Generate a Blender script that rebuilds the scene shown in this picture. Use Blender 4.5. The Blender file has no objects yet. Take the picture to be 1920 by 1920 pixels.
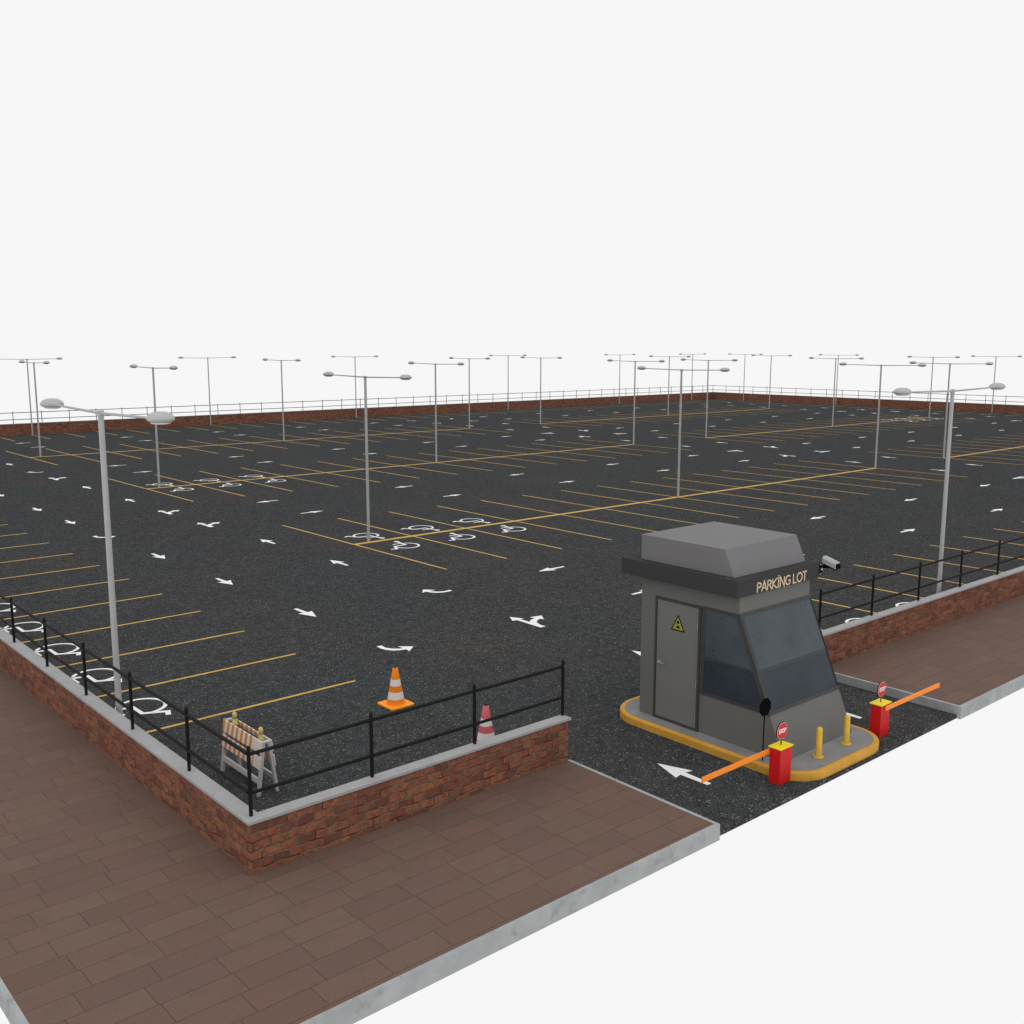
import bpy, bmesh, math, random
from mathutils import Vector, Matrix
random.seed(7)
scene = bpy.context.scene
C = scene.collection

# ------------------------------------------------------------------ camera, sky, light
cam_data = bpy.data.cameras.new("camera")
cam = bpy.data.objects.new("camera", cam_data)
C.objects.link(cam)
cam_data.sensor_width = 36.0
cam_data.sensor_fit = 'HORIZONTAL'
cam_data.lens = 36.0
cam_data.clip_start = 0.1
cam_data.clip_end = 2000
YAW, PITCH, ROLL = 0.7163879, 0.1610498, 0.0010075
f = Vector((math.sin(YAW) * math.cos(PITCH), math.cos(YAW) * math.cos(PITCH), -math.sin(PITCH)))
r = Vector((math.cos(YAW), -math.sin(YAW), 0))
u = r.cross(f)
rr = math.cos(ROLL) * r + math.sin(ROLL) * u
uu = -math.sin(ROLL) * r + math.cos(ROLL) * u
m = Matrix((rr, uu, -f)).transposed().to_4x4()
m.translation = Vector((-6.05677, -12.47989, 6.46284))
cam.matrix_world = m
scene.camera = cam

world = bpy.data.worlds.new("World")
scene.world = world
world.use_nodes = True
bg = world.node_tree.nodes["Background"]
bg.inputs[0].default_value = (0.925, 0.925, 0.925, 1)   # blank white overcast, above and below the horizon alike
bg.inputs[1].default_value = 1.0
sun_data = bpy.data.lights.new("sun", 'SUN')
sun_data.energy = 0.5
sun_data.angle = math.radians(60)
sun_data.color = (1.0, 0.98, 0.95)
sun = bpy.data.objects.new("sun", sun_data)
C.objects.link(sun)
sun.rotation_euler = Vector((0.25, 0.35, -1.0)).to_track_quat('-Z', 'Y').to_euler()
scene.view_settings.view_transform = 'Standard'
scene.view_settings.look = 'None'
scene.view_settings.exposure = 0
scene.view_settings.gamma = 1

# ------------------------------------------------------------------ materials
def srgb(*c):
    return tuple(((v / 255) / 12.92 if v / 255 <= 0.04045 else ((v / 255 + 0.055) / 1.055) ** 2.4) for v in c)

class NT:
    def __init__(s, name):
        s.mat = bpy.data.materials.new(name)
        s.mat.use_nodes = True
        s.t = s.mat.node_tree
        s.b = s.t.nodes["Principled BSDF"]
    def n(s, kind, **kw):
        nd = s.t.nodes.new(kind)
        for k, v in kw.items():
            setattr(nd, k, v)
        return nd
    def l(s, a, b):
        s.t.links.new(a, b)
    def math(s, op, a, b=None, clamp=False):
        nd = s.n('ShaderNodeMath', operation=op, use_clamp=clamp)
        for i, v in enumerate((a, b)):
            if v is None: continue
            if hasattr(v, 'is_linked'): s.l(v, nd.inputs[i])
            else: nd.inputs[i].default_value = v
        return nd.outputs[0]
    def mix(s, fac, a, b, blend='MIX'):
        nd = s.n('ShaderNodeMix', data_type='RGBA', blend_type=blend)
        for sock, v in ((nd.inputs[0], fac), (nd.inputs[6], a), (nd.inputs[7], b)):
            if hasattr(v, 'is_linked'): s.l(v, sock)
            elif isinstance(v, tuple): sock.default_value = (*v[:3], 1)
            else: sock.default_value = v
        return nd.outputs[2]
    def noise(s, vec, scale, detail=3, rough=0.55):
        nd = s.n('ShaderNodeTexNoise')
        nd.inputs['Scale'].default_value = scale
        nd.inputs['Detail'].default_value = detail
        nd.inputs['Roughness'].default_value = rough
        if vec is not None: s.l(vec, nd.inputs['Vector'])
        return nd.outputs['Fac']
    def ramp(s, fac, *stops):
        nd = s.n('ShaderNodeValToRGB')
        e = nd.color_ramp.elements
        while len(e) < len(stops): e.new(0.5)
        for i, (p, c) in enumerate(stops):
            e[i].position = p
            e[i].color = (*c[:3], 1) if isinstance(c, tuple) else (c, c, c, 1)
        s.l(fac, nd.inputs[0])
        return nd.outputs[0]
    def bump(s, h, strength=0.3, dist=0.01):
        nd = s.n('ShaderNodeBump')
        nd.inputs['Strength'].default_value = strength
        nd.inputs['Distance'].default_value = dist
        s.l(h, nd.inputs['Height'])
        s.l(nd.outputs[0], s.b.inputs['Normal'])
    def uv(s): return s.n('ShaderNodeUVMap').outputs[0]
    def obj(s): return s.n('ShaderNodeTexCoord').outputs['Object']
    def pos(s): return s.n('ShaderNodeNewGeometry').outputs['Position']
    def base(s, v):
        if hasattr(v, 'is_linked'): s.l(v, s.b.inputs['Base Color'])
        else: s.b.inputs['Base Color'].default_value = (*v[:3], 1)
    def finish(s, rough=0.8, spec=0.3, metal=0.0):
        s.b.inputs['Roughness'].default_value = rough
        s.b.inputs['Specular IOR Level'].default_value = spec
        s.b.inputs['Metallic'].default_value = metal
        return s.mat

def plain(name, col, rough=0.7, spec=0.3, var=0.12, scale=6.0, bump=0.0, dirt=None):
    t = NT(name)
    p = t.obj()
    a = t.noise(p, scale, 4, 0.6)
    lo = tuple(c * (1 - var) for c in col); hi = tuple(min(1, c * (1 + var)) for c in col)
    c = t.ramp(a, (0.3, lo), (0.7, hi))
    if dirt:
        d = t.ramp(t.noise(p, dirt[0], 5, 0.65), (dirt[1], 0.0), (dirt[1] + 0.12, 1.0))
        c = t.mix(t.math('MULTIPLY', d, dirt[3]), c, dirt[2])
    t.base(c)
    if bump: t.bump(t.noise(p, scale * 12, 3), bump, 0.004)
    return t.finish(rough, spec)

def asphalt_mat():
    t = NT("asphalt")
    p = t.pos()
    big = t.noise(p, 0.22, 3)
    mid = t.noise(p, 1.3, 3)
    tint = t.ramp(big, (0.3, (0.042, 0.050, 0.050)), (0.5, (0.045, 0.046, 0.048)), (0.7, (0.053, 0.050, 0.048)))
    tint = t.mix(t.ramp(mid, (0.35, 0.0), (0.7, 0.35)), tint, (0.040, 0.041, 0.043))
    mott = t.noise(p, 5.5, 5, 0.7)
    tint = t.mix(1.0, tint, t.ramp(mott, (0.36, 0.78), (0.64, 1.22)), 'MULTIPLY')
    grain = t.noise(p, 30.0, 4, 0.75)
    g2 = t.ramp(grain, (0.34, 0.30), (0.5, 0.95), (0.64, 2.0))
    c = t.mix(1.0, tint, g2, 'MULTIPLY')
    v = t.n('ShaderNodeTexVoronoi'); v.inputs['Scale'].default_value = 19.0; v.inputs['Randomness'].default_value = 1.0
    t.l(p, v.inputs['Vector'])
    stone = t.ramp(v.outputs['Distance'], (0.20, 1.0), (0.34, 0.0))
    pick = t.n('ShaderNodeSeparateColor'); t.l(v.outputs['Color'], pick.inputs[0])
    sel = t.ramp(pick.outputs[0], (0.62, 0.0), (0.70, 1.0))
    stone_c = t.mix(pick.outputs[1], (0.09, 0.09, 0.088), (0.32, 0.31, 0.295))
    c = t.mix(t.math('MULTIPLY', t.math('MULTIPLY', stone, sel), 0.85), c, stone_c)
    v2 = t.n('ShaderNodeTexVoronoi'); v2.inputs['Scale'].default_value = 55.0
    t.l(p, v2.inputs['Vector'])
    s2 = t.ramp(v2.outputs['Distance'], (0.2, 1.0), (0.35, 0.0))
    p2 = t.n('ShaderNodeSeparateColor'); t.l(v2.outputs['Color'], p2.inputs[0])
    c = t.mix(t.math('MULTIPLY', t.math('MULTIPLY', s2, t.ramp(p2.outputs[0], (0.6, 0.0), (0.7, 1.0))), 0.7), c, (0.15, 0.15, 0.148))
    t.base(c)
    t.bump(grain, 0.5, 0.01)
    return t.finish(1.0, 0.0)

def brick_mat(name, far=False):
    t = NT(name)
    uv = t.uv()
    sep = t.n('ShaderNodeSeparateXYZ'); t.l(uv, sep.inputs[0])
    # irregular courses: warp the coordinates a little, larger and finer
    w1 = t.n('ShaderNodeTexNoise'); w1.inputs['Scale'].default_value = 3.0; w1.inputs['Detail'].default_value = 2
    t.l(uv, w1.inputs['Vector'])
    w2 = t.n('ShaderNodeTexNoise'); w2.inputs['Scale'].default_value = 22.0; w2.inputs['Detail'].default_value = 3
    t.l(uv, w2.inputs['Vector'])
    a = t.n('ShaderNodeVectorMath', operation='MULTIPLY_ADD'); t.l(w1.outputs['Color'], a.inputs[0]); a.inputs[1].default_value = (0.12, 0.07, 0); t.l(uv, a.inputs[2])
    b = t.n('ShaderNodeVectorMath', operation='MULTIPLY_ADD'); t.l(w2.outputs['Color'], b.inputs[0]); b.inputs[1].default_value = (0.036, 0.026, 0); t.l(a.outputs[0], b.inputs[2])
    br = t.n('ShaderNodeTexBrick')
    br.offset = 0.5
    t.l(b.outputs[0], br.inputs['Vector'])
    br.inputs['Scale'].default_value = 1.0
    br.inputs['Brick Width'].default_value = 0.285
    br.inputs['Row Height'].default_value = 0.134
    br.inputs['Mortar Size'].default_value = 0.014
    br.inputs['Mortar Smooth'].default_value = 0.6
    br.inputs['Bias'].default_value = 0.0
    br.inputs['Color1'].default_value = (0.0, 0.0, 0.0, 1)
    br.inputs['Color2'].default_value = (1.0, 1.0, 1.0, 1)
    br.inputs['Mortar'].default_value = (0.5, 0.5, 0.5, 1)
    per = t.ramp(br.outputs['Color'], (0.0, (0.150, 0.055, 0.038)), (0.35, (0.240, 0.085, 0.054)), (0.7, (0.345, 0.130, 0.068)), (1.0, (0.205, 0.068, 0.048)))
    blotch = t.noise(uv, 9.0, 5, 0.7)
    per = t.mix(t.ramp(blotch, (0.42, 0.0), (0.62, 0.75)), per, (0.120, 0.047, 0.033))
    gray = t.noise(uv, 6.3, 5, 0.7)
    per = t.mix(t.ramp(gray, (0.54, 0.0), (0.68, 0.7)), per, (0.15, 0.115, 0.075))
    fine = t.noise(uv, 70.0, 3, 0.7)
    per = t.mix(t.ramp(fine, (0.62, 0.0), (0.72, 0.5)), per, (0.48, 0.33, 0.27))
    mort = t.ramp(t.noise(uv, 4.5, 4), (0.40, (0.045, 0.032, 0.022)), (0.58, (0.175, 0.150, 0.105)))
    c = t.mix(br.outputs['Fac'], per, mort)
    t.base(c)
    h = t.math('ADD', t.math('MULTIPLY', t.math('SUBTRACT', 1.0, br.outputs['Fac']), 1.0), t.math('MULTIPLY', fine, 0.4))
    t.bump(h, 0.7, 0.012)
    return t.finish(0.92, 0.15)

def paver_mat():
    t = NT("clay_pavers")
    uv = t.pos()
    sep = t.n('ShaderNodeSeparateXYZ'); t.l(uv, sep.inputs[0])
    row = t.math('FLOOR', t.math('DIVIDE', t.math('ADD', sep.outputs[1], 0.0), 0.415))
    wn = t.n('ShaderNodeTexWhiteNoise', noise_dimensions='1D'); t.l(row, wn.inputs['W'])
    shift = t.math('MULTIPLY', wn.outputs['Value'], 0.85)
    cx = t.math('ADD', sep.outputs[0], shift)
    cmb = t.n('ShaderNodeCombineXYZ'); t.l(cx, cmb.inputs[0]); t.l(sep.outputs[1], cmb.inputs[1])
    warp = t.n('ShaderNodeTexNoise'); warp.inputs['Scale'].default_value = 9; t.l(uv, warp.inputs['Vector'])
    b = t.n('ShaderNodeVectorMath', operation='MULTIPLY_ADD'); t.l(warp.outputs['Color'], b.inputs[0]); b.inputs[1].default_value = (0.008, 0.008, 0); t.l(cmb.outputs[0], b.inputs[2])
    br = t.n('ShaderNodeTexBrick'); br.offset = 0.0
    t.l(b.outputs[0], br.inputs['Vector'])
    br.inputs['Scale'].default_value = 1.0
    br.inputs['Brick Width'].default_value = 0.87
    br.inputs['Row Height'].default_value = 0.415
    br.inputs['Mortar Size'].default_value = 0.006
    br.inputs['Mortar Smooth'].default_value = 0.6
    br.inputs['Color1'].default_value = (0, 0, 0, 1); br.inputs['Color2'].default_value = (1, 1, 1, 1)
    per = t.ramp(br.outputs['Color'], (0.0, (0.128, 0.081, 0.064)), (0.5, (0.139, 0.087, 0.070)), (1.0, (0.147, 0.096, 0.073)))
    n1 = t.noise(uv, 0.8, 4, 0.6)
    per = t.mix(t.ramp(n1, (0.4, 0.0), (0.7, 0.6)), per, (0.150, 0.082, 0.064))
    n2 = t.noise(uv, 2.7, 5, 0.65)
    per = t.mix(t.ramp(n2, (0.45, 0.0), (0.68, 0.5)), per, (0.112, 0.082, 0.058))
    n3 = t.noise(uv, 60, 3, 0.6)
    per = t.mix(1.0, per, t.ramp(n3, (0.3, 0.86), (0.7, 1.12)), 'MULTIPLY')
    c = t.mix(t.math('MULTIPLY', br.outputs['Fac'], 0.8), per, (0.055, 0.033, 0.025))
    t.base(c)
    t.bump(t.math('SUBTRACT', 1.0, br.outputs['Fac']), 0.4, 0.006)
    return t.finish(0.85, 0.2)

def stripes_mat():
    t = NT("orange_white_stripes")
    sep = t.n('ShaderNodeSeparateXYZ'); t.l(t.uv(), sep.inputs[0])
    s = t.math('ADD', sep.outputs[0], t.math('MULTIPLY', sep.outputs[1], 0.12))
    fr = t.math('FRACT', t.math('DIVIDE', s, 0.168))
    on = t.math('LESS_THAN', fr, 0.5)
    ends = t.math('GREATER_THAN', sep.outputs[0], 2.66)
    on = t.math('MULTIPLY', on, ends)
    white = t.ramp(t.noise(t.uv(), 25, 4, 0.7), (0.35, (0.58, 0.54, 0.50)), (0.6, (0.76, 0.72, 0.68)))
    org = t.ramp(t.noise(t.uv(), 30, 4, 0.7), (0.3, (0.54, 0.20, 0.05)), (0.7, (0.66, 0.28, 0.07)))
    t.base(t.mix(on, white, org))
    return t.finish(0.6, 0.3)

def glass_mat(name, col):
    t = NT(name)
    p = t.pos()
    c = t.ramp(t.noise(p, 1.6, 4, 0.6), (0.3, tuple(v * 0.82 for v in col)), (0.7, tuple(v * 1.18 for v in col)))
    c = t.mix(t.ramp(t.noise(p, 45, 3, 0.6), (0.50, 0.0), (0.70, 0.45)), c, tuple(v * 1.7 for v in col))
    v = t.n('ShaderNodeTexVoronoi'); v.inputs['Scale'].default_value = 6.5; t.l(p, v.inputs['Vector'])
    d = t.ramp(v.outputs['Distance'], (0.06, 1.0), (0.10, 0.0))
    t.base(t.mix(t.math('MULTIPLY', d, 0.9), c, (0.008, 0.008, 0.02)))
    return t.finish(0.35, 0.12)

M = {}
M['asphalt'] = asphalt_mat()
M['brick'] = brick_mat("rustic_brick")
M['paver'] = paver_mat()
M['coping'] = plain("coping_concrete", (0.34, 0.34, 0.345), 0.85, 0.2, 0.08, 2.5, 0.15, dirt=(9, 0.58, (0.24, 0.24, 0.235), 0.5))
M['kerb'] = plain("kerb_concrete", (0.33, 0.345, 0.345), 0.85, 0.2, 0.12, 3.0, 0.15, dirt=(5, 0.55, (0.22, 0.23, 0.225), 0.6))
M['white_paint'] = plain("white_road_paint", (0.80, 0.80, 0.80), 0.7, 0.2, 0.03, 5)
M['yellow_paint'] = plain("yellow_road_paint", (0.56, 0.345, 0.08), 0.7, 0.2, 0.15, 1.2)
M['rail'] = plain("black_rail_paint", (0.010, 0.010, 0.011), 0.7, 0.12, 0.1, 3)
M['pole'] = plain("galvanised_pole", (0.385, 0.39, 0.39), 0.6, 0.3, 0.07, 3)
M['head'] = plain("lamp_housing_grey", (0.41, 0.415, 0.415), 0.6, 0.3, 0.05, 5)
M['lens'] = plain("lamp_lens", (0.80, 0.78, 0.76), 0.4, 0.4, 0.02, 5)
M['wall'] = plain("booth_panel_grey", (0.135, 0.135, 0.127), 0.75, 0.2, 0.03, 1.3)
M['roof'] = plain("booth_roof_dark", (0.050, 0.048, 0.051), 0.9, 0.05, 0.04, 1.0)
M['box'] = plain("booth_roof_box_grey", (0.165, 0.160, 0.166), 0.7, 0.2, 0.03, 0.8)
M['frame'] = plain("dark_frame", (0.050, 0.048, 0.047), 0.6, 0.25, 0.08, 4)
M['frame_line'] = plain("black_gasket", (0.012, 0.012, 0.013), 0.6, 0.2, 0.05, 4)
M['mullion'] = plain("mullion_green_grey", (0.036, 0.044, 0.042), 0.5, 0.25, 0.12, 6)
M['door'] = plain("door_grey", (0.155, 0.155, 0.147), 0.65, 0.25, 0.03, 1.5)
M['pane_hi'] = glass_mat("upper_glass", (0.060, 0.073, 0.083))  # opaque mottled upper panes, coloured paler than the lower ones
M['pane_lo'] = glass_mat("dark_glass", (0.033, 0.041, 0.052))
M['letters'] = plain("cream_lettering", (0.66, 0.51, 0.35), 0.6, 0.2, 0.04, 6)
M['metal'] = plain("brushed_metal", (0.30, 0.30, 0.29), 0.35, 0.5, 0.05, 20)
M['isl_conc'] = plain("island_concrete", (0.215, 0.217, 0.214), 0.88, 0.15, 0.12, 2.2, 0.2, dirt=(14, 0.62, (0.06, 0.058, 0.055), 0.8))
M['isl_kerb'] = plain("yellow_kerb_paint", (0.56, 0.29, 0.042), 0.7, 0.2, 0.14, 3, 0.1, dirt=(6, 0.57, (0.38, 0.20, 0.05), 0.6))
M['bollard'] = plain("yellow_bollard_paint", (0.66, 0.42, 0.05), 0.55, 0.3, 0.1, 8, 0, dirt=(11, 0.57, (0.30, 0.19, 0.05), 0.8))
M['red'] = plain("red_enamel", (0.56, 0.008, 0.011), 0.5, 0.25, 0.04, 3)
M['cap_yellow'] = plain("cap_yellow", (0.86, 0.66, 0.02), 0.5, 0.25, 0.03, 5)
M['orange'] = plain("barrier_orange", (0.95, 0.27, 0.022), 0.5, 0.25, 0.03, 5)
M['sign_red'] = plain("sign_red", (0.52, 0.008, 0.012), 0.45, 0.3, 0.03, 5)
M['sign_white'] = plain("sign_white", (0.85, 0.80, 0.80), 0.45, 0.3, 0.02, 5)
M['black'] = plain("sign_black", (0.003, 0.003, 0.003), 0.8, 0.03, 0.05, 5)
M['cone_orange'] = plain("cone_orange", (0.86, 0.225, 0.006), 0.6, 0.25, 0.08, 9, 0, dirt=(13, 0.58, (0.55, 0.16, 0.02), 0.6))
M['cone_base'] = plain("cone_base_orange", (0.95, 0.32, 0.008), 0.6, 0.25, 0.04, 9)
M['cone_white'] = plain("cone_white_band", (0.74, 0.72, 0.70), 0.6, 0.25, 0.04, 9)
M['cone_red'] = plain("cone_faded_red", (0.60, 0.125, 0.145), 0.6, 0.25, 0.05, 9)
M['cone_hole'] = plain("cone_inside", (0.03, 0.02, 0.015), 0.8, 0.1, 0.05, 9)
M['timber'] = plain("white_barricade_paint", (0.50, 0.50, 0.50), 0.7, 0.2, 0.1, 12, 0, dirt=(20, 0.58, (0.33, 0.32, 0.30), 0.6))
M['stripes'] = stripes_mat()
M['beacon'] = plain("beacon_yellow", (0.50, 0.43, 0.14), 0.4, 0.35, 0.1, 18)
M['haz_yellow'] = plain("hazard_yellow", (0.30, 0.29, 0.045), 0.5, 0.25, 0.05, 9)
M['cam_grey'] = plain("camera_housing", (0.36, 0.36, 0.365), 0.5, 0.3, 0.06, 14)

# ------------------------------------------------------------------ mesh helpers
def uv_box(bm, off=(0, 0, 0)):
    off = Vector(off)
    lay = bm.loops.layers.uv.verify()
    for fc in bm.faces:
        n = fc.normal
        ax = max(range(3), key=lambda i: abs(n[i]))
        for lp in fc.loops:
            c = lp.vert.co + off
            lp[lay].uv = ((c.y, c.z) if ax == 0 else (c.x, c.z) if ax == 1 else (c.x, c.y))

def link(name, bm, mats, parent=None, smooth=False, bevel=0.0, off=(0, 0, 0)):
    bm.normal_update()
    if bevel:
        es = [e for e in bm.edges if len(e.link_faces) == 2 and e.calc_face_angle(0) > 0.6]
        bmesh.ops.bevel(bm, geom=es, offset=bevel, segments=2, affect='EDGES', profile=0.5)
        bm.normal_update()
    uv_box(bm, off)
    me = bpy.data.meshes.new(name)
    bm.to_mesh(me); bm.free()
    for mt in (mats if isinstance(mats, (list, tuple)) else [mats]):
        me.materials.append(mt)
    if smooth:
        for p in me.polygons: p.use_smooth = True
    o = bpy.data.objects.new(name, me)
    C.objects.link(o)
    if parent is not None: o.parent = parent
    return o

def root(name, loc, label, cat, group=None, rz=0.0):
    o = bpy.data.objects.new(name, None)
    o.empty_display_size = 0.3
    C.objects.link(o)
    o.location = loc; o.rotation_euler = (0, 0, rz)
    o['label'] = label; o['category'] = cat
    if group: o['group'] = group
    return o

def box(bm, x0, x1, y0, y1, z0, z1, mi=0):
    vs = [bm.verts.new((x, y, z)) for x in (x0, x1) for y in (y0, y1) for z in (z0, z1)]
    idx = [(0, 1, 3, 2), (4, 6, 7, 5), (0, 4, 5, 1), (2, 3, 7, 6), (0, 2, 6, 4), (1, 5, 7, 3)]
    for q in idx:
        bm.faces.new([vs[i] for i in q]).material_index = mi
    return vs

def prism(bm, pts, d, mi=0):
    """closed prism: polygon pts (3-D, planar) pushed along vector d"""
    d = Vector(d)
    a = [bm.verts.new(p) for p in pts]
    b = [bm.verts.new(Vector(p) + d) for p in pts]
    n = len(pts)
    fs = [bm.faces.new(a[::-1]), bm.faces.new(b)]
    for i in range(n):
        fs.append(bm.faces.new((a[i], a[(i + 1) % n], b[(i + 1) % n], b[i])))
    for q in fs: q.material_index = mi
    bmesh.ops.recalc_face_normals(bm, faces=fs)

def cyl(bm, p, q, r0, r1=None, n=10, mi=0, caps=True):
    r1 = r0 if r1 is None else r1
    p = Vector(p); q = Vector(q)
    d = (q - p).normalized()
    s = d.orthogonal().normalized(); t = d.cross(s)
    A, B = [], []
    for i in range(n):
        a = 2 * math.pi * i / n
        k = s * math.cos(a) + t * math.sin(a)
        A.append(bm.verts.new(p + k * r0)); B.append(bm.verts.new(q + k * r1))
    for i in range(n):
        fc = bm.faces.new((A[i], A[(i + 1) % n], B[(i + 1) % n], B[i])); fc.material_index = mi
    if caps:
        bm.faces.new(A[::-1]).material_index = mi
        bm.faces.new(B).material_index = mi

def lathe(bm, prof, n=24, cx=0, cy=0, mi=None, sx=1, sy=1):
    rings = []
    for (rd, z) in prof:
        if rd < 1e-6: rings.append([bm.verts.new((cx, cy, z))])
        else: rings.append([bm.verts.new((cx + sx * rd * math.cos(2 * math.pi * i / n), cy + sy * rd * math.sin(2 * math.pi * i / n), z)) for i in range(n)])
    for k in range(len(prof) - 1):
        a, b = rings[k], rings[k + 1]
        for i in range(n):
            j = (i + 1) % n
            if len(a) == 1 and len(b) == 1: continue
            if len(a) == 1: fc = bm.faces.new((a[0], b[j], b[i]))
            elif len(b) == 1: fc = bm.faces.new((a[i], a[j], b[0]))
            else: fc = bm.faces.new((a[i], a[j], b[j], b[i]))
            if mi: fc.material_index = mi[k]

def strip(bm, pts, w, z):
    """flat painted line of width w through 2-D points, mitred"""
    n = len(pts); L, R = [], []
    for i, p in enumerate(pts):
        p = Vector(p)
        a = (p - Vector(pts[i - 1])).normalized() if i > 0 else None
        b = (Vector(pts[i + 1]) - p).normalized() if i < n - 1 else None
        d = (a + b).normalized() if a and b else (a or b)
        nn = Vector((-d.y, d.x))
        k = w / 2 / max(0.35, nn.dot(Vector((-(a or b).y, (a or b).x))))
        L.append(bm.verts.new((*(p + nn * k), z))); R.append(bm.verts.new((*(p - nn * k), z)))
    for i in range(n - 1):
        bm.faces.new((R[i], R[i + 1], L[i + 1], L[i]))

def flat_poly(bm, pts, z):
    vs = [bm.verts.new((x, y, z)) for x, y in pts]
    es = [bm.edges.new((vs[i], vs[(i + 1) % len(vs)])) for i in range(len(vs))]
    bmesh.ops.triangle_fill(bm, use_beauty=True, use_dissolve=False, edges=es, normal=(0, 0, 1))

def copy_tree(o, parent=None):
    c = o.copy(); C.objects.link(c)
    if parent is not None: c.parent = parent
    for ch in list(o.children):
        copy_tree(ch, c)
    return c

ZA = -0.965      # asphalt
ZP = -0.785      # pavement
XR, YB = 111.556, 79.159
ORD = ['first', 'second', 'third', 'fourth', 'fifth', 'sixth', 'seventh']

# ------------------------------------------------------------------ ground
bm = bmesh.new(); box(bm, -0.05, XR + 0.1, -3.38, YB + 0.1, ZA - 0.08, ZA)
asphalt = link('parking_lot_asphalt', bm, M['asphalt'])
asphalt['kind'] = 'structure'

def pavement(x0, x1, sides, y1w=None):
    k = 0.065
    bm = bmesh.new()
    x0i = x0 + k; x1i = x1 - (k if 'E' in sides else 0)
    box(bm, x0i, x1i, -3.46 + k, -0.16, ZA - 0.06, ZP)
    if y1w: box(bm, x0i, -0.105, -0.16, y1w, ZA - 0.06, ZP)
    pv = link('pavement', bm, M['paver']); pv['kind'] = 'structure'
    bm = bmesh.new()
    box(bm, x0, x1, -3.46, -3.46 + k, ZA - 0.08, ZP + 0.004)
    if 'E' in sides: box(bm, x1 - k, x1, -3.46 + k, -0.16, ZA - 0.08, ZP + 0.004)
    box(bm, x0, x0 + k, -3.46 + k, y1w or -0.16, ZA - 0.08, ZP + 0.004)
    link('kerb', bm, M['kerb'], pv)
pavement(-3.46, 6.04, 'E', YB)
pavement(13.91, XR + 0.1, '')

# ------------------------------------------------------------------ painted markings
zm = ZA + 0.004
def child_flat(name, fn, mat, z=zm):
    bm = bmesh.new(); fn(bm, z)
    bm.normal_update()
    for fc in bm.faces:
        if fc.normal.z < 0: fc.normal_flip()
    return link(name, bm, mat, asphalt)

PITCH_S = 2.685
segs = []
for y in [6.48 + PITCH_S * k for k in range(27)]:
    segs.append(((0.2, y), (5.79, y)))
    segs.append(((106.6, y), (111.2, y)))
for k in range(-1, 32): segs.append(((20.07 + PITCH_S * k, 0.2), (20.07 + PITCH_S * k, 5.81)))
for k in range(-3, 34): segs.append(((17.18 + PITCH_S * k, 73.6), (17.18 + PITCH_S * k, 78.9)))
for yc in (20.02, 40.05, 60.12):
    for xs in (14.4, 60.72):
        for k in range(15):
            segs.append(((xs + PITCH_S * k, yc - 5.64), (xs + PITCH_S * k, yc + 5.62)))
W2C = m.inverted()
def screen(p):
    v = W2C @ Vector(p)
    if v.z > -0.1: return None
    return 0.5 + v.x / -v.z, 0.5 - v.y / -v.z, -v.z
def vis_size(s):
    best = 0
    pts = [Vector((*s[0], ZA)).lerp(Vector((*s[1], ZA)), t / 6) for t in range(7)]
    pr = [screen(p) for p in pts]
    inside = [q for q in pr if q and 0 <= q[0] <= 1 and 0 <= q[1] <= 1]
    if not inside: return 0
    return math.hypot(inside[0][0] - inside[-1][0], inside[0][1] - inside[-1][1]) / inside[0][2] + 1e-4 / inside[0][2]
segs.sort(key=vis_size, reverse=True)
for s in segs[:94]:
    child_flat('stall_line', lambda b, z, s=s: strip(b, s, 0.085, z), M['yellow_paint'])
rest = [s for s in segs[94:]]
def all_rest(b, z):
    for s in rest: strip(b, s, 0.085, z)
o = child_flat('stall_line', all_rest, M['yellow_paint']); o['kind'] = 'stuff'
for yc in (20.02, 40.05, 60.12):
    for xs in (14.4, 60.72):
        child_flat('centre_line', lambda b, z: strip(b, ((xs, yc + 0.06), (xs + 14 * PITCH_S, yc + 0.06)), 0.235, z), M['yellow_paint'], ZA + 0.008)

STRAIGHT = [(0, .59), (.225, -.04), (.07, -.01), (.052, -.59), (-.052, -.59), (-.07, -.01), (-.225, -.04)]
CURVE = [(-.38, .38), (-.23, .38), (-.26, .16), (-.19, -.02), (-.05, -.14), (.05, -.17), (.03, .05), (.33, -.21), (.01, -.48), (.05, -.30), (-.12, -.26), (-.26, -.17), (-.35, -.03), (-.39, .15)]
SPLIT = [(-.24, -.67), (-.06, -.67), (-.055, -.45), (.02, -.24), (.16, -.09), (.36, 0), (.39, -.12), (.62, .22), (.24, .30), (.28, .13), (.12, .09), (-.03, .0), (-.085, -.09), (-.09, .32), (.03, .29), (-.16, .68), (-.36, .33), (-.22, .30)]
def place(shape, x, y, deg=0, flip=False, swap=False):
    a = math.radians(deg); out = []
    for (px, py) in shape:
        if flip: px = -px
        if swap: px, py = py, px
        out.append((x + px * math.cos(a) - py * math.sin(a), y + px * math.sin(a) + py * math.cos(a)))
    return out
arrows = []
for x in (17.1, 25.1, 33.1, 41.2, 49.2, 62.9, 71.0, 79.0, 87.1, 95.2):
    for (ye, yw) in ((7.9, 12.1), (27.85, 32.1), (47.5, 51.75), (67.3, 71.4)):
        arrows.append(place(STRAIGHT, x, ye, -90)); arrows.append(place(STRAIGHT, x, yw, 90))
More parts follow.
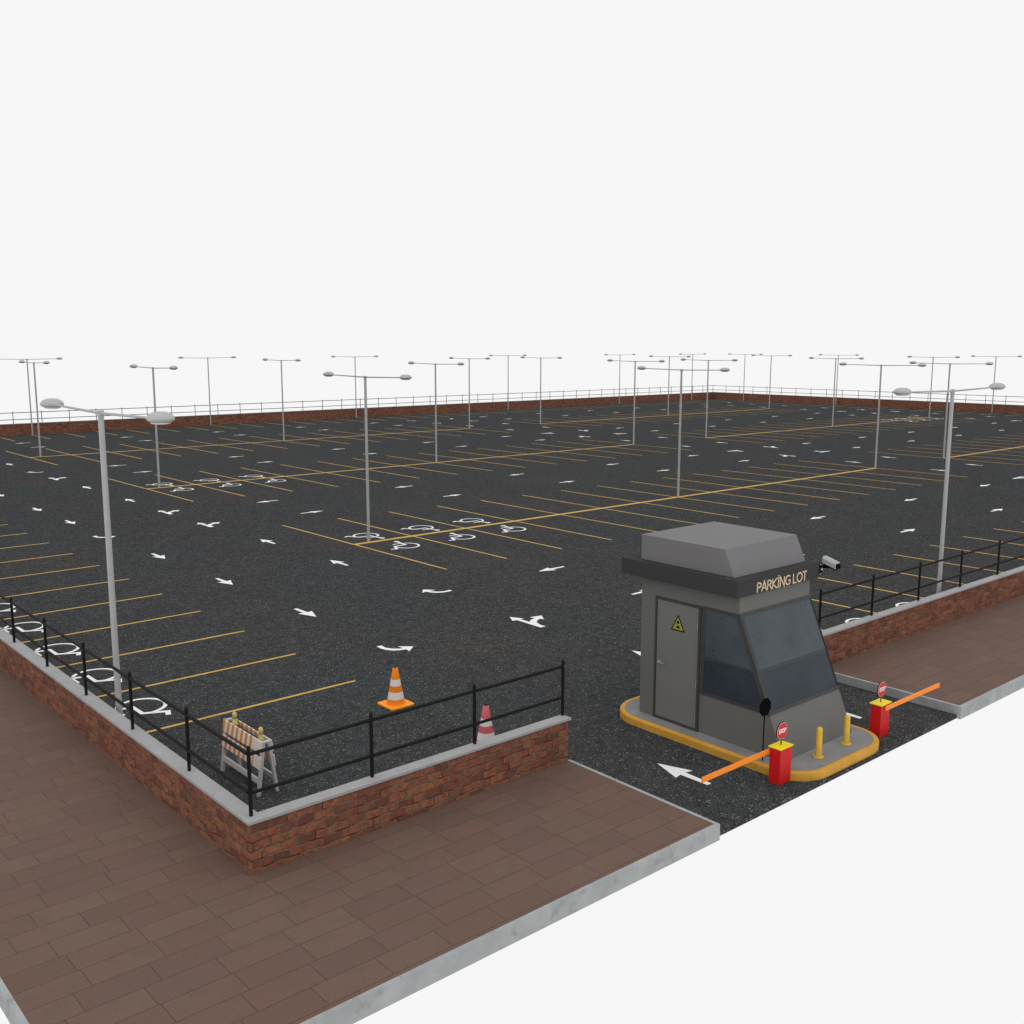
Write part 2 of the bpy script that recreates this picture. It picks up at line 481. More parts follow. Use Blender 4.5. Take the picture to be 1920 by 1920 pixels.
for (xs, xn) in ((7.95, 12.22), (54.0, 58.4), (100.1, 104.6)):
    for y in (17.0, 22.8, 36.75, 42.75, 56.8, 62.5):
        arrows.append(place(STRAIGHT, xn, y + (.65 if xn < 13 and y < 18 else 0), 0)); arrows.append(place(STRAIGHT, xs, y + (.55 if xs < 8 and y < 18 else 0), 180))
    if xs < 8:
        arrows.append(place(STRAIGHT, xs, 12.45, 180)); arrows.append(place(STRAIGHT, xs, 32.2, 180)); arrows.append(place(STRAIGHT, xs, 51.9, 180))
        arrows.append(place(CURVE, 8.0, 8.0)); arrows.append(place(CURVE, 7.9, 27.9)); arrows.append(place(CURVE, 7.9, 47.6))
        arrows.append(place(CURVE, 12.3, 12.2, 0, False, True)); arrows.append(place(CURVE, 12.2, 51.6, 0, False, True)); arrows.append(place(CURVE, 12.2, 71.4, 0, False, True))
        arrows.append(place(SPLIT, 12.15, 7.66)); arrows.append(place(SPLIT, 12.15, 27.85)); arrows.append(place(SPLIT, 12.2, 32.1)); arrows.append(place(SPLIT, 12.2, 47.6))
    else:
        for yy in (7.9, 27.85, 47.5):
            arrows.append(place(SPLIT, xs, yy, 180)); arrows.append(place(SPLIT, xn, yy, 90)); arrows.append(place(SPLIT, xs, yy + 4.3, -90)); arrows.append(place(SPLIT, xn, yy + 4.3, 0))
        arrows.append(place(CURVE, xs - .3, 71.4)); arrows.append(place(CURVE, xs - .3, 67.2)); arrows.append(place(CURVE, xn, 67.4, 0, False, True)); arrows.append(place(CURVE, xn, 71.2, 90))
arrows.append(place(STRAIGHT, 7.4, -1.6, 0))
arrows.append(place(STRAIGHT, 12.25, -1.62, 0))
arrows.append(place(STRAIGHT, 12.2, 3.4, 0))
def centre(a): return Vector((sum(p[0] for p in a) / len(a), sum(p[1] for p in a) / len(a), ZA))
def adist(a):
    s = screen(centre(a))
    return s[2] if s and -.01 < s[0] < 1.01 else 1e6
arrows.sort(key=adist)
for a in arrows[:96]:
    child_flat('direction_arrow', lambda b, z, a=a: flat_poly(b, a, z), M['white_paint'])
o = child_flat('direction_arrow', lambda b, z: [flat_poly(b, a, z) for a in arrows[96:]], M['white_paint']); o['kind'] = 'stuff'

def wheelchair(b, z, x, y, deg, flip):
    S = 1.46
    a = math.radians(deg)
    def T(p):
        px, py = (p[0] - 0.5) * S, (p[1] - 0.5) * S
        if flip: px = -px
        return (x + px * math.cos(a) - py * math.sin(a), y + px * math.sin(a) + py * math.cos(a))
    k = S
    flat_poly(b, [T((0.28 + .075 * math.cos(i * math.pi / 8), 0.93 + .075 * math.sin(i * math.pi / 8))) for i in range(16)], z)
    strip(b, [T(p) for p in ((0.29, .85), (0.34, .44), (0.68, .43), (0.83, .12), (0.97, .17))], .072 * k, z)
    strip(b, [T(p) for p in ((0.345, .665), (0.60, .655))], .052 * k, z + .0015)
    arc = [T((0.40 + .33 * math.cos(math.radians(t)), .33 + .33 * math.sin(math.radians(t)))) for t in range(116, 366, 10)]
    strip(b, arc, .058 * k, z + .003)
for k in range(3):
    xc = 14.4 + PITCH_S * (k + .5)
    for yc in (20.02, 40.05):
        child_flat('wheelchair_symbol', lambda b, z: wheelchair(b, z, xc - .12, yc - 1.12, 0, True), M['white_paint'])
        child_flat('wheelchair_symbol', lambda b, z: wheelchair(b, z, xc - .12, yc + 1.12, 180, False), M['white_paint'])
    xc = 60.72 + PITCH_S * (13.5 - k)
    child_flat('wheelchair_symbol', lambda b, z: wheelchair(b, z, xc, 38.95, 0, True), M['white_paint'])
    child_flat('wheelchair_symbol', lambda b, z: wheelchair(b, z, xc, 41.15, 180, False), M['white_paint'])
for k in range(5):
    child_flat('wheelchair_symbol', lambda b, z: wheelchair(b, z, 1.27, 6.48 + PITCH_S * (k + .5) + .0, 90, True), M['white_paint'])
for k in range(2):
    child_flat('wheelchair_symbol', lambda b, z: wheelchair(b, z, 20.07 + PITCH_S * (k - .5), 1.30, 180, False), M['white_paint'])

# ------------------------------------------------------------------ brick walls and railings
def wall(ax, a0, a1, c, side, label, ends=(0.03, 0.03)):
    """ax: axis it runs along; c: centre coordinate of the posts; side: sign of the outer side"""
    t_out, t_in = (0.155, 0.02) if ax == 'x' and side < 0 else (0.105, 0.09)
    lo, hi = (c - t_out, c + t_in) if side < 0 else (c - t_in, c + t_out)
    rt = root('brick_wall', ((a0, c, ZA) if ax == 'x' else (c, a0, ZA)), label, 'wall')
    ox, oy, oz = rt.location
    def bx(bm, p0, p1, q0, q1, z0, z1):
        if ax == 'x': box(bm, p0 - ox, p1 - ox, q0 - oy, q1 - oy, z0 - oz, z1 - oz)
        else: box(bm, q0 - ox, q1 - ox, p0 - oy, p1 - oy, z0 - oz, z1 - oz)
    bm = bmesh.new(); bx(bm, a0, a1, lo, hi, ZA - .05, -0.045)
    link('brickwork', bm, M['brick'], rt, off=rt.location)
    bm = bmesh.new(); bx(bm, a0 - ends[0], a1 + ends[1], lo - .03, hi + .03, -0.045, 0)
    link('coping', bm, M['coping'], rt, bevel=0.004)
    return rt

wall('x', -0.105, 5.99, 0, -1, 'brick wall with grey coping in the foreground, left of the entrance, beside the orange cone', (0.03, .05))
wall('x', 13.96, XR + .1, 0, -1, 'long brick wall running off to the right behind the booth and the right pavement', (.05, .03))
wall('y', 0.02, YB - .09, 0, -1, 'long brick wall running off the left edge of the picture past the wheelchair bays', (-.03, -.03))
wall('x', -0.105, XR + .1, YB, 1, 'far brick wall along the back of the lot, stretching from the left edge to the corner')
wall('y', 0.02, YB - .09, XR, 1, 'far brick wall on the right, meeting the back wall at the distant corner', (-.03, -.03))

bm = bmesh.new()
cyl(bm, (0, 0, 0), (0, 0, 1.0), .029, n=8); cyl(bm, (0, 0, 1.0), (0, 0, 1.022), .029, .016, n=8)
post_me = link('post', bm, M['rail']); POST = post_me.data
bpy.data.objects.remove(post_me)
def railing(ax, pts, c, label, pre=0.0, post=0.0):
    base = (pts[0], c, 0) if ax == 'x' else (c, pts[0], 0)
    rt = root('railing', base, label, 'railing')
    for p in pts:
        o = bpy.data.objects.new('post', POST); C.objects.link(o); o.parent = rt
        o.location = (p - pts[0], 0, 0) if ax == 'x' else (0, p - pts[0], 0)
    L = pts[-1] - pts[0] + post
    for z in (0.90, 0.335):
        bm = bmesh.new()
        cyl(bm, (-pre, 0, z) if ax == 'x' else (0, -pre, z), (L, 0, z) if ax == 'x' else (0, L, z), .028, n=8)
        link('rail', bm, M['rail'], rt)
railing('x', [2.0 * i for i in range(4)], 0, 'black post and rail fence on the short foreground wall in front of the barricade')
railing('x', [14.114 + 2.2785 * i for i in range(43)], 0, 'black post and rail fence on the wall right of the booth')
railing('y', [-0.2474 + 2.2841 * i for i in range(1, 35)], 0, 'black post and rail fence on the left wall beside the wheelchair bays', 2.0)
railing('x', [XR - 2.26533 * i for i in range(49, -1, -1)], YB, 'thin black railing on the far back wall')
railing('y', [YB - 2.2745 * i for i in range(34, 0, -1)], XR, 'thin black railing on the far right wall past the corner', 0.0, 2.25)

# ------------------------------------------------------------------ street lamps
def make_lamp():
    rt = root('street_lamp', (0, 0, ZA), '', 'street lamp', 'double headed lamps')
    bm = bmesh.new()
    cyl(bm, (0, 0, 0), (0, 0, 6.20), .058, .049, n=12, caps=False)
    cyl(bm, (0, 0, 6.20), (0, 0, 6.31), .056, .056, n=12)
    link('pole', bm, M['pole'], rt, smooth=False)
    bm = bmesh.new()
    cyl(bm, (0, -2.38, 6.30), (0, 0, 6.262), .02, .026, n=8); cyl(bm, (0, 0, 6.262), (0, 2.38, 6.30), .026, .02, n=8)
    link('arm', bm, M['pole'], rt)
    for s in (-1, 1):
        bm = bmesh.new()
        N = 20
        prof = [(0.0, .105), (.45, .098), (.78, .066), (.96, .022), (1.0, -.012), (.93, -.038), (.72, -.062)]
        rings = []
        for (k, z) in prof:
            if k == 0: rings.append([bm.verts.new((0, s * 2.6, 6.315 + z))]); continue
            rg = []
            for i in range(N):
                a = 2 * math.pi * i / N
                px, py = .215 * math.cos(a), .25 * math.sin(a)
                if py * s < 0: px *= 1 - .12 * abs(py) / .25      # slightly egg shaped towards the arm
                rg.append(bm.verts.new((px * k, s * 2.6 + py * k, 6.315 + z)))
            rings.append(rg)
        for k in range(len(prof) - 1):
            A, B = rings[k], rings[k + 1]
            for i in range(N):
                j = (i + 1) % N
                if len(A) == 1: bm.faces.new((A[0], B[i], B[j]))
                else: bm.faces.new((A[i], B[i], B[j], A[j]))
        bm.faces.new(rings[-1][::-1])
        cyl(bm, (0, s * 2.27, 6.298), (0, s * 2.47, 6.31), .024, .06, n=10)
        h = link('lamp_head', bm, M['head'], rt, smooth=True)
        bm = bmesh.new()
        prof = [(.70, -.064), (.66, -.082), (.40, -.094), (0, -.098)]
        rings = [[bm.verts.new((.215 * k * math.cos(2 * math.pi * i / N), s * 2.6 + .25 * k * math.sin(2 * math.pi * i / N), 6.315 + z)) for i in range(N)] if k else [bm.verts.new((0, s * 2.6, 6.315 + z))] for (k, z) in prof]
        for k in range(3):
            A, B = rings[k], rings[k + 1]
            for i in range(N):
                j = (i + 1) % N
                if len(B) == 1: bm.faces.new((A[i], B[0], A[j]))
                else: bm.faces.new((A[i], B[i], B[j], A[j]))
        link('lens', bm, M['lens'], h, smooth=True)
    return rt
lamp = make_lamp()
rows = ['nearest', 'middle', 'farthest']
lamps = []
for ri, y in enumerate((20.17, 40.2, 60.2)):
    for bi, xs in enumerate(((15.1, 33.35, 52.1), (60.85, 79.6, 98.1))):
        for ci, x in enumerate(xs):
            if ri == 0 and bi == 1 and ci > 0: continue
            pos = ('at the left end', 'in the middle', 'at the right end')[ci]
            blk = ('left-hand', 'right-hand')[bi]
            lamps.append((x, y, 0, 'double headed lamp %s of the %s yellow line, %s parking block' % (pos, rows[ri], blk), 'lamps on the yellow centre lines'))
for i, x in enumerate((20.0, 35.85, 51.9, 72.8, 91.8, 106.4)):
    lamps.append((x, 78.8, math.pi / 2, 'double headed lamp against the far back wall, %s of its row from the left' % ORD[i], 'lamps along the back wall'))
for i, (x, y) in enumerate(((111.2, 73.6), (111.2, 59.3), (111.2, 39.5))):
    lamps.append((x, y, 0, 'double headed lamp against the far right wall, %s from the distant corner' % ORD[i], 'lamps along the right wall'))
lamps.append((0.26, 5.66, 0, 'largest lamp, grey with two heads, foreground left among the wheelchair bays', 'lamps along the front walls'))
lamps.append((20.42, 0.32, -math.pi / 2, 'tall double headed lamp just behind the fence right of the booth', 'lamps along the front walls'))
for i, (x, y, rz, lab, grp) in enumerate(lamps):
    o = lamp if i == 0 else copy_tree(lamp)
    o.location = (x, y, ZA); o.rotation_euler = (0, 0, rz)
    o['label'] = lab; o['category'] = 'street lamp'; o['group'] = grp

# ------------------------------------------------------------------ traffic island
def rrect(x0, x1, y0, y1, rf, rb, d=0.0, n=12):
    pts = []
    for (cx, cy, rad, a0) in ((x1 - rb, y1 - rb, rb, 0), (x0 + rb, y1 - rb, rb, 90), (x0 + rf, y0 + rf, rf, 180), (x1 - rf, y0 + rf, rf, 270)):
        for i in range(n + 1):
            a = math.radians(a0 + 90 * i / n)
            pts.append((cx + (rad - d) * math.cos(a), cy + (rad - d) * math.sin(a)))
    return pts
IX0, IX1, IY0, IY1 = 8.47, 11.45, -3.35, 1.36
zi = -0.81
isl = root('traffic_island', (9.95, -1, ZA), 'raised concrete island with rounded yellow kerb under the booth', 'traffic island')
def off(pts, z): return [(x - 9.95, y + 1, z - ZA) for x, y in pts]
bm = bmesh.new()
profile = [(0.0, ZA - .03), (0.0, zi - .03), (.012, zi - .008), (.035, zi + .001), (.085, zi + .001), (.10, zi - .004), (.10, zi - .03)]
rings = [[bm.verts.new(p) for p in off(rrect(IX0, IX1, IY0, IY1, .72, .82, d), z)] for d, z in profile]
for k in range(len(rings) - 1):
    A, B = rings[k], rings[k + 1]
    for i in range(len(A)):
        j = (i + 1) % len(A)
        bm.faces.new((A[i], A[j], B[j], B[i]))
link('kerb', bm, M['isl_kerb'], isl, smooth=False)
bm = bmesh.new()
vs = [bm.verts.new(p) for p in off(rrect(IX0, IX1, IY0, IY1, .72, .82, .10), zi - .002)]
bm.faces.new(vs)
link('slab', bm, M['isl_conc'], isl)

# ------------------------------------------------------------------ booth
BX0, BX1 = 8.86, 11.10
bo = root('parking_booth', (9.98, -0.8, zi), 'grey parking booth with sloping dark windows and boxed roof on the island', 'booth')
O = Vector((9.98, -0.8, zi))
def rel(p): return tuple(Vector(p) - O)
def relb(bm, x0, x1, y0, y1, z0, z1, mi=0): box(bm, x0 - O.x, x1 - O.x, y0 - O.y, y1 - O.y, z0 - O.z, z1 - O.z, mi)
KS = (2.68 - 1.61) / (1.673 + .81)
def ys(z): return -1.61 - (1.673 - z) * KS
bm = bmesh.new()
prof = [(0.73, zi), (0.73, 2.0), (-1.61, 2.0), (-1.61, 1.673), (ys(zi), zi)]
prism(bm, [rel((BX0, y, z)) for y, z in prof], (BX1 - BX0, 0, 0))
link('wall', bm, M['wall'], bo)
bm = bmesh.new(); relb(bm, 8.68, 11.28, -1.69, 1.12, 2.0, 2.32)
link('roof', bm, M['roof'], bo, bevel=.006)
bm = bmesh.new()
prism(bm, [rel((8.83, y, z)) for y, z in [(0.74, 2.321), (0.74, 2.82), (-1.27, 2.82), (-1.50, 2.321)]], (2.26, 0, 0))
link('roof_box', bm, M['box'], bo, bevel=.008)
# lettering (stroked glyphs, 1 unit high)
def arc(cx, cy, rx, ry, a0, a1, n=12): return [(cx + rx * math.cos(math.radians(a0 + (a1 - a0) * i / n)), cy + ry * math.sin(math.radians(a0 + (a1 - a0) * i / n))) for i in range(n + 1)]
GL = {
 'P': (.52, [[(0.05, 0), (.05, 1)], [(0.05, .95)] + arc(.25, .72, .2, .23, 90, -90) + [(.05, .49)]]),
 'A': (.66, [[(.02, 0), (.31, 1), (.60, 0)], [(.13, .33), (.49, .33)]]),
 'R': (.58, [[(.05, 0), (.05, 1)], [(.05, .95)] + arc(.25, .73, .2, .22, 90, -90) + [(.05, .51)], [(.27, .5), (.54, 0)]]),
 'K': (.56, [[(.05, 0), (.05, 1)], [(.5, 1), (.08, .48), (.53, 0)]]),
 'I': (.36, [[(.18, 0), (.18, 1)], [(.03, .96), (.33, .96)], [(.03, .04), (.33, .04)], [(.13, 1.2), (.23, 1.2)]]),
 'N': (.62, [[(.05, 0), (.05, 1), (.52, 0), (.52, 1)]]),
 'G': (.70, [arc(.37, .5, .31, .46, 45, 315, 18), [(.38, .46), (.60, .46), (.60, .14)]]),
 'L': (.46, [[(.05, 1), (.05, .045), (.42, .045)]]),
 'O': (.74, [arc(.36, .5, .31, .46, 0, 360, 24)]),
 'T': (.54, [[(0, .955), (.52, .955)], [(.26, 0), (.26, .955)]]),
 'S': (.54, [arc(.27, .73, .2, .23, 30, 200, 10) + arc(.27, .27, .21, .24, 90, -20, 8)[:0] + [(.12, .6), (.4, .42)] + arc(.25, .27, .21, .24, 30, -150, 12)]),
 ' ': (.26, []),
}
def lettering(bm, text, x, z, y, h, wtot, sw, depth, O):
    tot = sum(GL[c][0] for c in text)
    k = wtot / tot; cx = 0
    for ch in text:
        w, st = GL[ch]
        for ln in st:
            b2 = bmesh.new()
            strip(b2, [((cx + px) * k, pz * h) for px, pz in ln], sw, 0)
            for fc in b2.faces:
                prism(bm, [(x + v.co.x - O.x, y - O.y, z + v.co.y - O.z) for v in fc.verts], (0, -depth, 0))
            b2.free()
        cx += w
bm = bmesh.new()
lettering(bm, 'PARKING LOT', 9.255, 2.018, -1.6895, .185, 1.60, .026, .006, O)
link('lettering', bm, M['letters'], bo)

# door (left face, facing -X)
xf = BX0
def yz_frame(bm, y0, y1, z0, z1, t, x, d, mi=0, bottom=True):
    relb(bm, x - d, x, y0, y0 + t, z0, z1, mi); relb(bm, x - d, x, y1 - t, y1, z0, z1, mi)
    relb(bm, x - d, x, y0 + t, y1 - t, z1 - t, z1, mi)
    if bottom: relb(bm, x - d, x, y0 + t, y1 - t, z0, z0 + t, mi)
bm = bmesh.new(); relb(bm, xf - .022, xf, -.705, .295, -.785, 1.605)
relb(bm, xf - .026, xf - .022, -.66, .25, -.74, 1.56)
door = link('door', bm, M['door'], bo, bevel=.003)
bm = bmesh.new(); yz_frame(bm, -.765, .35, zi, 1.65, .042, xf, .03)
yz_frame(bm, -.723, .308, zi + .042, 1.608, .012, xf, .024)
link('door_frame', bm, M['frame'], door)
bm = bmesh.new()
for z in (1.25, .1): relb(bm, xf - .034, xf - .026, -.70, -.685, z - .06, z + .06)
link('hinge', bm, M['metal'], door)
bm = bmesh.new()
cyl(bm, rel((xf - .026, .215, .355)), rel((xf - .034, .215, .355)), .035, n=16)
cyl(bm, rel((xf - .034, .215, .355)), rel((xf - .075, .215, .355)), .012, n=10)
cyl(bm, rel((xf - .072, .225, .355)), rel((xf - .072, .06, .350)), .013, .010, n=10)
link('handle', bm, M['metal'], door, smooth=False)
tri = [(-.228, 1.385), (-.055, 1.065), (-.40, 1.065)]
def tscale(k): 
    cy = sum(p[0] for p in tri) / 3; cz = sum(p[1] for p in tri) / 3
    return [(cy + (p[0] - cy) * k, cz + (p[1] - cz) * k) for p in tri]
bm = bmesh.new()
prism(bm, [rel((xf - .026, y, z)) for y, z in tscale(1)], (-.004, 0, 0), 0)
prism(bm, [rel((xf - .030, y, z)) for y, z in tscale(.78)], (-.002, 0, 0), 1)
# pictogram: round head above a hunched body
prism(bm, [rel((xf - .032, -.228 + .03 * math.cos(a * math.pi / 5), 1.235 + .03 * math.sin(a * math.pi / 5))) for a in range(10)], (-.002, 0, 0), 0)
prism(bm, [rel((xf - .032, y, z)) for y, z in ((-.195, 1.11), (-.19, 1.14), (-.215, 1.17), (-.245, 1.17), (-.27, 1.14), (-.265, 1.11), (-.23, 1.125))], (-.002, 0, 0), 0)
link('warning_sign', bm, [M['black'], M['haz_yellow']], door)

# side window (left face)
def poly_face(bm, pts, d, mi=0): prism(bm, [rel(p) for p in pts], d, mi)
def side(y, z, x=xf): return (x, y, z)
wt, wb = 1.665, -.045
sw = root  # (placeholder so the builder below stays readable)
bm = bmesh.new()
f1 = .055
yl = -.785
def band(pts): poly_face(bm, [side(*p) for p in pts], (-.014, 0, 0))
band([(yl, wb), (yl, wt), (yl - .075, wt), (yl - .075, wb)])
band([(yl - .075, wt), (yl - .075, wt - f1), (ys(wt - f1) + .005, wt - f1), (ys(wt), wt)])
band([(yl - .075, wb), (yl - .075, wb + .06), (ys(wb + .06), wb + .06), (ys(wb), wb)])
band([(ys(wt - f1), wt - f1), (ys(wt - f1) + .075, wt - f1), (ys(wb + .06) + .085, wb + .06), (ys(wb + .06), wb + .06)])
swin = link('window', bm, M['frame'], bo); 
mz0, mz1 = .640, .700
bm = bmesh.new()
poly_face(bm, [side(yl - .075, wt - f1), side(ys(wt - f1) + .075, wt - f1), side(ys(mz1) + .083, mz1), side(yl - .075, mz1)], (-.006, 0, 0))
link('pane', bm, M['pane_hi'], swin)
bm = bmesh.new()
poly_face(bm, [side(yl - .075, mz0), side(ys(mz0) + .083, mz0), side(ys(wb + .06) + .085, wb + .06), side(yl - .075, wb + .06)], (-.006, 0, 0))
link('pane', bm, M['pane_lo'], swin)
bm = bmesh.new()
poly_face(bm, [side(yl - .075, mz0), side(ys(mz0) + .083, mz0), side(ys(mz1) + .083, mz1), side(yl - .075, mz1)], (-.009, 0, 0))
link('glazing_bar', bm, M['mullion'], swin)

# front window on the sloping face
nrm = Vector((0, -1, -KS)).normalized() * -1
nrm = Vector((0, -1, KS)).normalized()
def sl(x, z): return (x, ys(z), z)
def fband(bm, x0, x1, z0, z1, d, mi=0): poly_face(bm, [sl(x0, z0), sl(x1, z0), sl(x1, z1), sl(x0, z1)], tuple(nrm * d), mi)
bm = bmesh.new()
fband(bm, BX0 - .012, BX1 + .004, wt - .055, wt, .016); fband(bm, BX0 - .012, BX1 + .004, wb, wb + .06, .016)
fband(bm, BX1 - .03, BX1 + .004, wb + .06, wt - .055, .012); fband(bm, BX0 - .010, BX0 + .07, wb + .06, wt - .055, .012)
fwin = link('window', bm, M['frame'], bo)
bm = bmesh.new()
fband(bm, BX0 - .012, BX0 + .075, wb + .06, wt - .055, .014); 
link('corner_mullion', bm, M['mullion'], fwin)
bm = bmesh.new()
fband(bm, BX1 - .026, BX1 + .006, wb + .06, wt - .055, .016)
link('gasket', bm, M['frame_line'], fwin)
bm = bmesh.new(); fband(bm, BX0 + .075, BX1 - .03, mz1, wt - .055, .006); link('pane', bm, M['pane_hi'], fwin)
bm = bmesh.new(); fband(bm, BX0 + .075, BX1 - .03, wb + .06, mz0, .006); link('pane', bm, M['pane_lo'], fwin)
bm = bmesh.new(); fband(bm, BX0 + .075, BX1 - .03, mz0, mz1, .009); link('glazing_bar', bm, M['mullion'], fwin)

# security camera on the roof slab's right end
sc = root('security_camera', (11.28, -1.60, 2.16), 'light grey security camera on black bracket at the right end of the booth roof', 'camera')
bm = bmesh.new(); box(bm, 0, .05, -.085, .10, -.14, .14); box(bm, .05, .15, -.075, -.01, -.07, .06)
cyl(bm, (.13, -.05, .0), (.22, -.07, .05), .026, n=10); box(bm, .16, .30, -.17, -.06, .01, .055)
link('bracket', bm, M['black'], sc)
bm = bmesh.new()
for z in (.10, -.10): cyl(bm, (.030, -.086, z), (.030, -.096, z), .014, n=8)
cyl(bm, (.10, -.076, -.01), (.10, -.092, -.01), .026, n=10)
link('bolt', bm, M['cam_grey'], sc)
bm = bmesh.new()
sect = [(-.085, -.06), (.085, -.06), (.09, .035), (.05, .07), (-.05, .07), (-.09, .035)]
prism(bm, [(.25 + x, -.04, .165 + z) for x, z in sect], (0, -.30, -.085))
hous = link('housing', bm, M['cam_grey'], sc, bevel=.004)
bm = bmesh.new()
prism(bm, [(.25 + x, -.338, .078 + z) for x, z in ((-.075, -.056), (.075, -.056), (.075, .045), (-.075, .045))], (0, -.012, -.003))
prism(bm, [(.25 + x, -.07, .157 + z) for x, z in ((-.06, -.095), (.06, -.095), (.06, -.0605), (-.06, -.0605))], (0, -.24, -.068))
link('lens', bm, M['black'], hous)

# ------------------------------------------------------------------ bollards
def bollard(x, y, label):
    rt = root('bollard', (x, y, zi), label, 'bollard', 'yellow bollards on the island')
    bm = bmesh.new()
    lathe(bm, [(.062, .0), (.060, .02), (.054, .50), (.052, .53), (.040, .550), (.018, .560), (0, .562)], 20)
    link('tube', bm, M['bollard'], rt, smooth=True)
    bm = bmesh.new(); lathe(bm, [(.095, 0), (.095, .012), (.088, .018), (.062, .019)], 20)
    link('flange', bm, M['bollard'], rt)
bollard(9.53, -2.95, 'yellow bollard standing clear on the island front, nearer the red cabinet with the left arm')
bollard(10.46, -2.94, 'yellow bollard with scuffed base overlapping the booth corner, right of the other bollard')

# ------------------------------------------------------------------ stop sign builder and barriers
def octo(R, cx, y, cz, k=1.0): return [(cx + R * k * math.cos(math.radians(22.5 + 45 * i)), y, cz + R * k * math.sin(math.radians(22.5 + 45 * i))) for i in range(8)]
def stop_disc(parent, cx, y, cz, R, name='stop_sign'):
    bm = bmesh.new(); prism(bm, octo(R, cx, y, cz), (0, .018, 0))
    s = link(name, bm, M['black'], parent)
    bm = bmesh.new(); prism(bm, octo(R, cx, y, cz, .955), (0, -.003, 0)); link('border', bm, M['sign_white'], s)
    bm = bmesh.new(); prism(bm, octo(R, cx, y - .003, cz, .92), (0, -.002, 0)); link('face', bm, M['sign_red'], s)
    bm = bmesh.new(); lettering(bm, 'STOP', cx - R * .64, cz - R * .20, y - .0045, R * .44, R * 1.30, .015, .003, Vector((0, 0, 0)))
    link('lettering', bm, M['sign_white'], s)
    return s
def barrier(x, y, arm_dir, label):
    rt = root('barrier_gate', (x, y, ZA), label, 'barrier')
    bm = bmesh.new(); box(bm, -.165, .165, -.11, .11, 0, .635); link('cabinet', bm, M['red'], rt, bevel=.006)
    bm = bmesh.new(); box(bm, -.19, .19, -.125, .125, .637, .66); link('cap', bm, M['cap_yellow'], rt, bevel=.003)
    bm = bmesh.new()
    if arm_dir < 0: box(bm, -1.98, .14, .113, .138, .505, .595)
    else: box(bm, -.04, 2.08, -.141, -.116, .525, .612)
    link('arm', bm, M['orange'], rt, bevel=.002)
    bm = bmesh.new(); cyl(bm, (0, 0, .66), (0, 0, .80), .010, n=8); link('sign_post', bm, M['black'], rt)
    stop_disc(rt, 0, -.012, .915, .163)
    return rt
barrier(8.42, -2.90, -1, 'red barrier cabinet with yellow cap and orange arm reaching left over the white arrow')
barrier(11.71, -2.90, 1, 'red barrier cabinet with yellow cap and orange arm reaching right towards the pavement')

bs = root('traffic_sign', (8.64, -2.39, zi), 'black octagonal sign on a thin black pole, seen from behind at the booth corner', 'sign')
bm = bmesh.new(); cyl(bm, (0, 0, 0), (0, 0, .85), .011, n=8); link('pole', bm, M['black'], bs)
bm = bmesh.new(); prism(bm, octo(.168, 0, -.02, .993), (0, .02, 0)); link('plate', bm, M['black'], bs)
bm = bmesh.new(); prism(bm, octo(.168, 0, 0.0, .993, .93), (0, .003, 0)); link('face', bm, M['sign_red'], bs)

# ------------------------------------------------------------------ cones
def cone(x, y, body, basem, label, hb=.29):
    rt = root('traffic_cone', (x, y, ZA), label, 'traffic cone', 'traffic cones')
    bm = bmesh.new()
    pts = rrect(-hb, hb, -hb, hb, .06, .06, 0, 5)
    prism(bm, [(px, py, 0) for px, py in pts], (0, 0, .035))
    link('base', bm, basem, rt, bevel=.006)
    H = .80
    def rad(z): return .198 + (.052 - .198) * (z / H)
    bm = bmesh.new()
    zs = [.035, .15, .30, .43, .57, .80]
    prof = [(rad(.035) + .012, .0355), (rad(.05), .05)] + [(rad(z), z) for z in zs[1:]] + [(.040, .806), (.038, .78), (0, .78)]
    mi = [0, 0, 1, 0, 1, 0, 0, 2, 2]
    lathe(bm, prof, 36, mi=mi)
    o = link('body', bm, [body, M['cone_white'], M['cone_hole']], rt)
    for p in o.data.polygons: p.use_smooth = abs(p.normal.z) < .5
cone(5.60, 4.61, M['cone_orange'], M['cone_base'], 'bright orange cone with two white bands standing on the open asphalt')
cone(5.58, 1.62, M['cone_red'], M['cone_red'], 'faded red cone with white bands half hidden behind the foreground wall', .245)

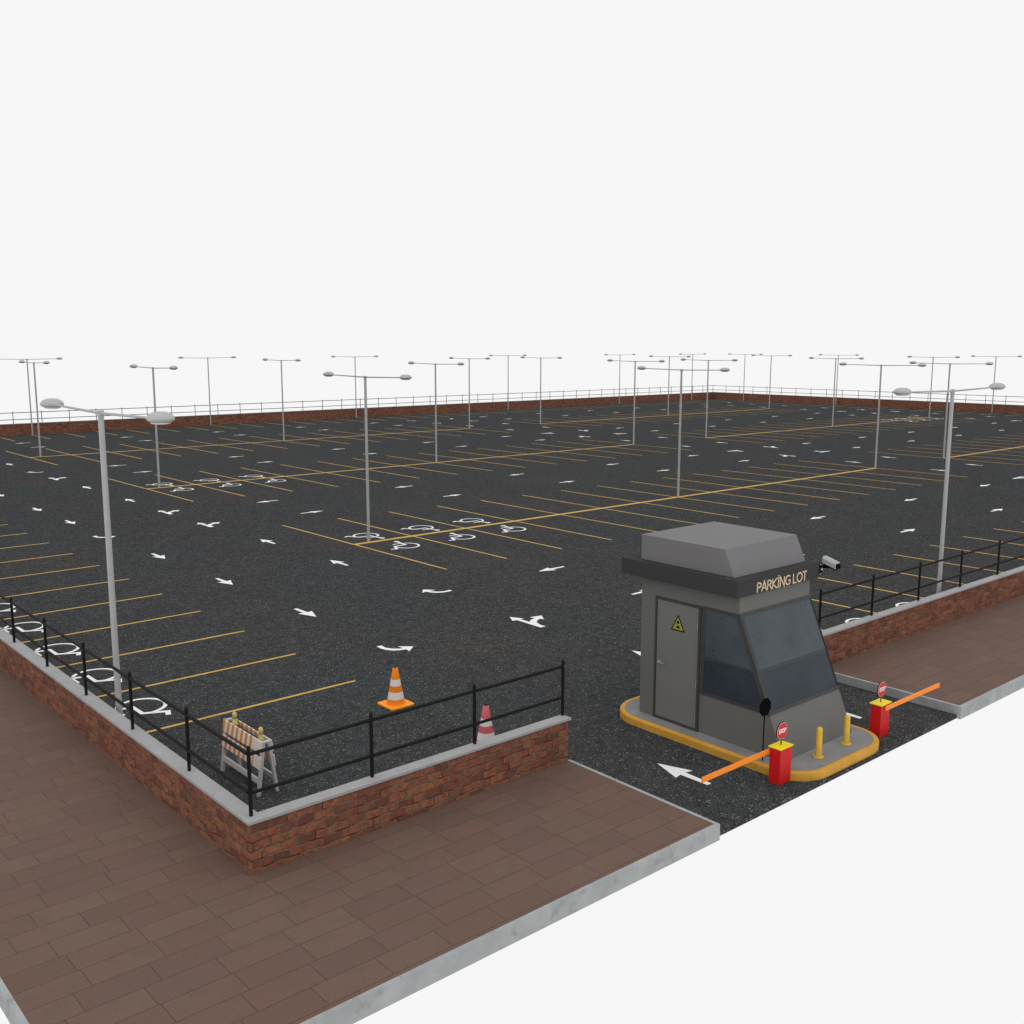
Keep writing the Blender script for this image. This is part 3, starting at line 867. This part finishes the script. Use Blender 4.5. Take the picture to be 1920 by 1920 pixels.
# ------------------------------------------------------------------ barricade
bc = root('barricade', (1.51, 3.13, ZA), 'folding barricade with orange and white striped boards and two yellow lamps by the wall corner', 'barricade')
H0 = .93
def lean(z, s): return s * (.18 - .125 * z / H0)     # x offset of the leg centre plane at height z
def leaning_box(bm, y0, y1, z0, z1, s, t0, t1):
    pts = []
    a = [(lean(z0, s) + s * t0, z0), (lean(z0, s) + s * t1, z0), (lean(z1, s) + s * t1, z1), (lean(z1, s) + s * t0, z1)]
    prism(bm, [(x, y0, z) for x, z in a], (0, y1 - y0, 0))
for s in (-1, 1):
    for y0 in (-.71, .65):
        bm = bmesh.new(); leaning_box(bm, y0, y0 + .06, 0, .90, s, -.035, .015); link('leg', bm, M['timber'], bc)
    for (z0, z1) in ((.725, .93), (.46, .665)):
        bm = bmesh.new(); leaning_box(bm, -.72, .72, z0, z1, s, .016, .036)
        b = link('striped_board', bm, M['stripes'], bc, bevel=.003)
        lay = b.data.uv_layers[0]
        for p in b.data.polygons:
            for li in p.loop_indices:
                co = b.data.vertices[b.data.loops[li].vertex_index].co
                lay.data[li].uv = (co.y + 3.13, co.z)
    bm = bmesh.new(); leaning_box(bm, -.65, .65, .20, .285, s, -.02, .012); link('cross_rail', bm, M['timber'], bc)
for y in (-.715, .655):
    bm = bmesh.new(); box(bm, -.055, .055, y + .002, y + .058, .895, .925); link('hinge_plate', bm, M['timber'], bc)
for y in (.455, -.51):
    bm = bmesh.new()
    lathe(bm, [(.0, .86), (.062, .861), (.06, .90), (.03, .97), (.026, .985), (0, .986)], 16, 0, y)
    bmesh.ops.recalc_face_normals(bm, faces=bm.faces)
    bl = link('warning_lamp', bm, M['beacon'], bc, smooth=True)
    bm = bmesh.new()
    lathe(bm, [(0, .982), (.032, .99), (.052, 1.03), (.054, 1.06), (.044, 1.095), (.02, 1.115), (0, 1.118)], 16, 0, y, sx=.75)
    bmesh.ops.recalc_face_normals(bm, faces=bm.faces)
    link('lamp_globe', bm, M['beacon'], bl, smooth=True)
bm = bmesh.new(); box(bm, -.05, .05, -.64, .64, .845, .858); link('battery_tray', bm, M['frame'], bc)
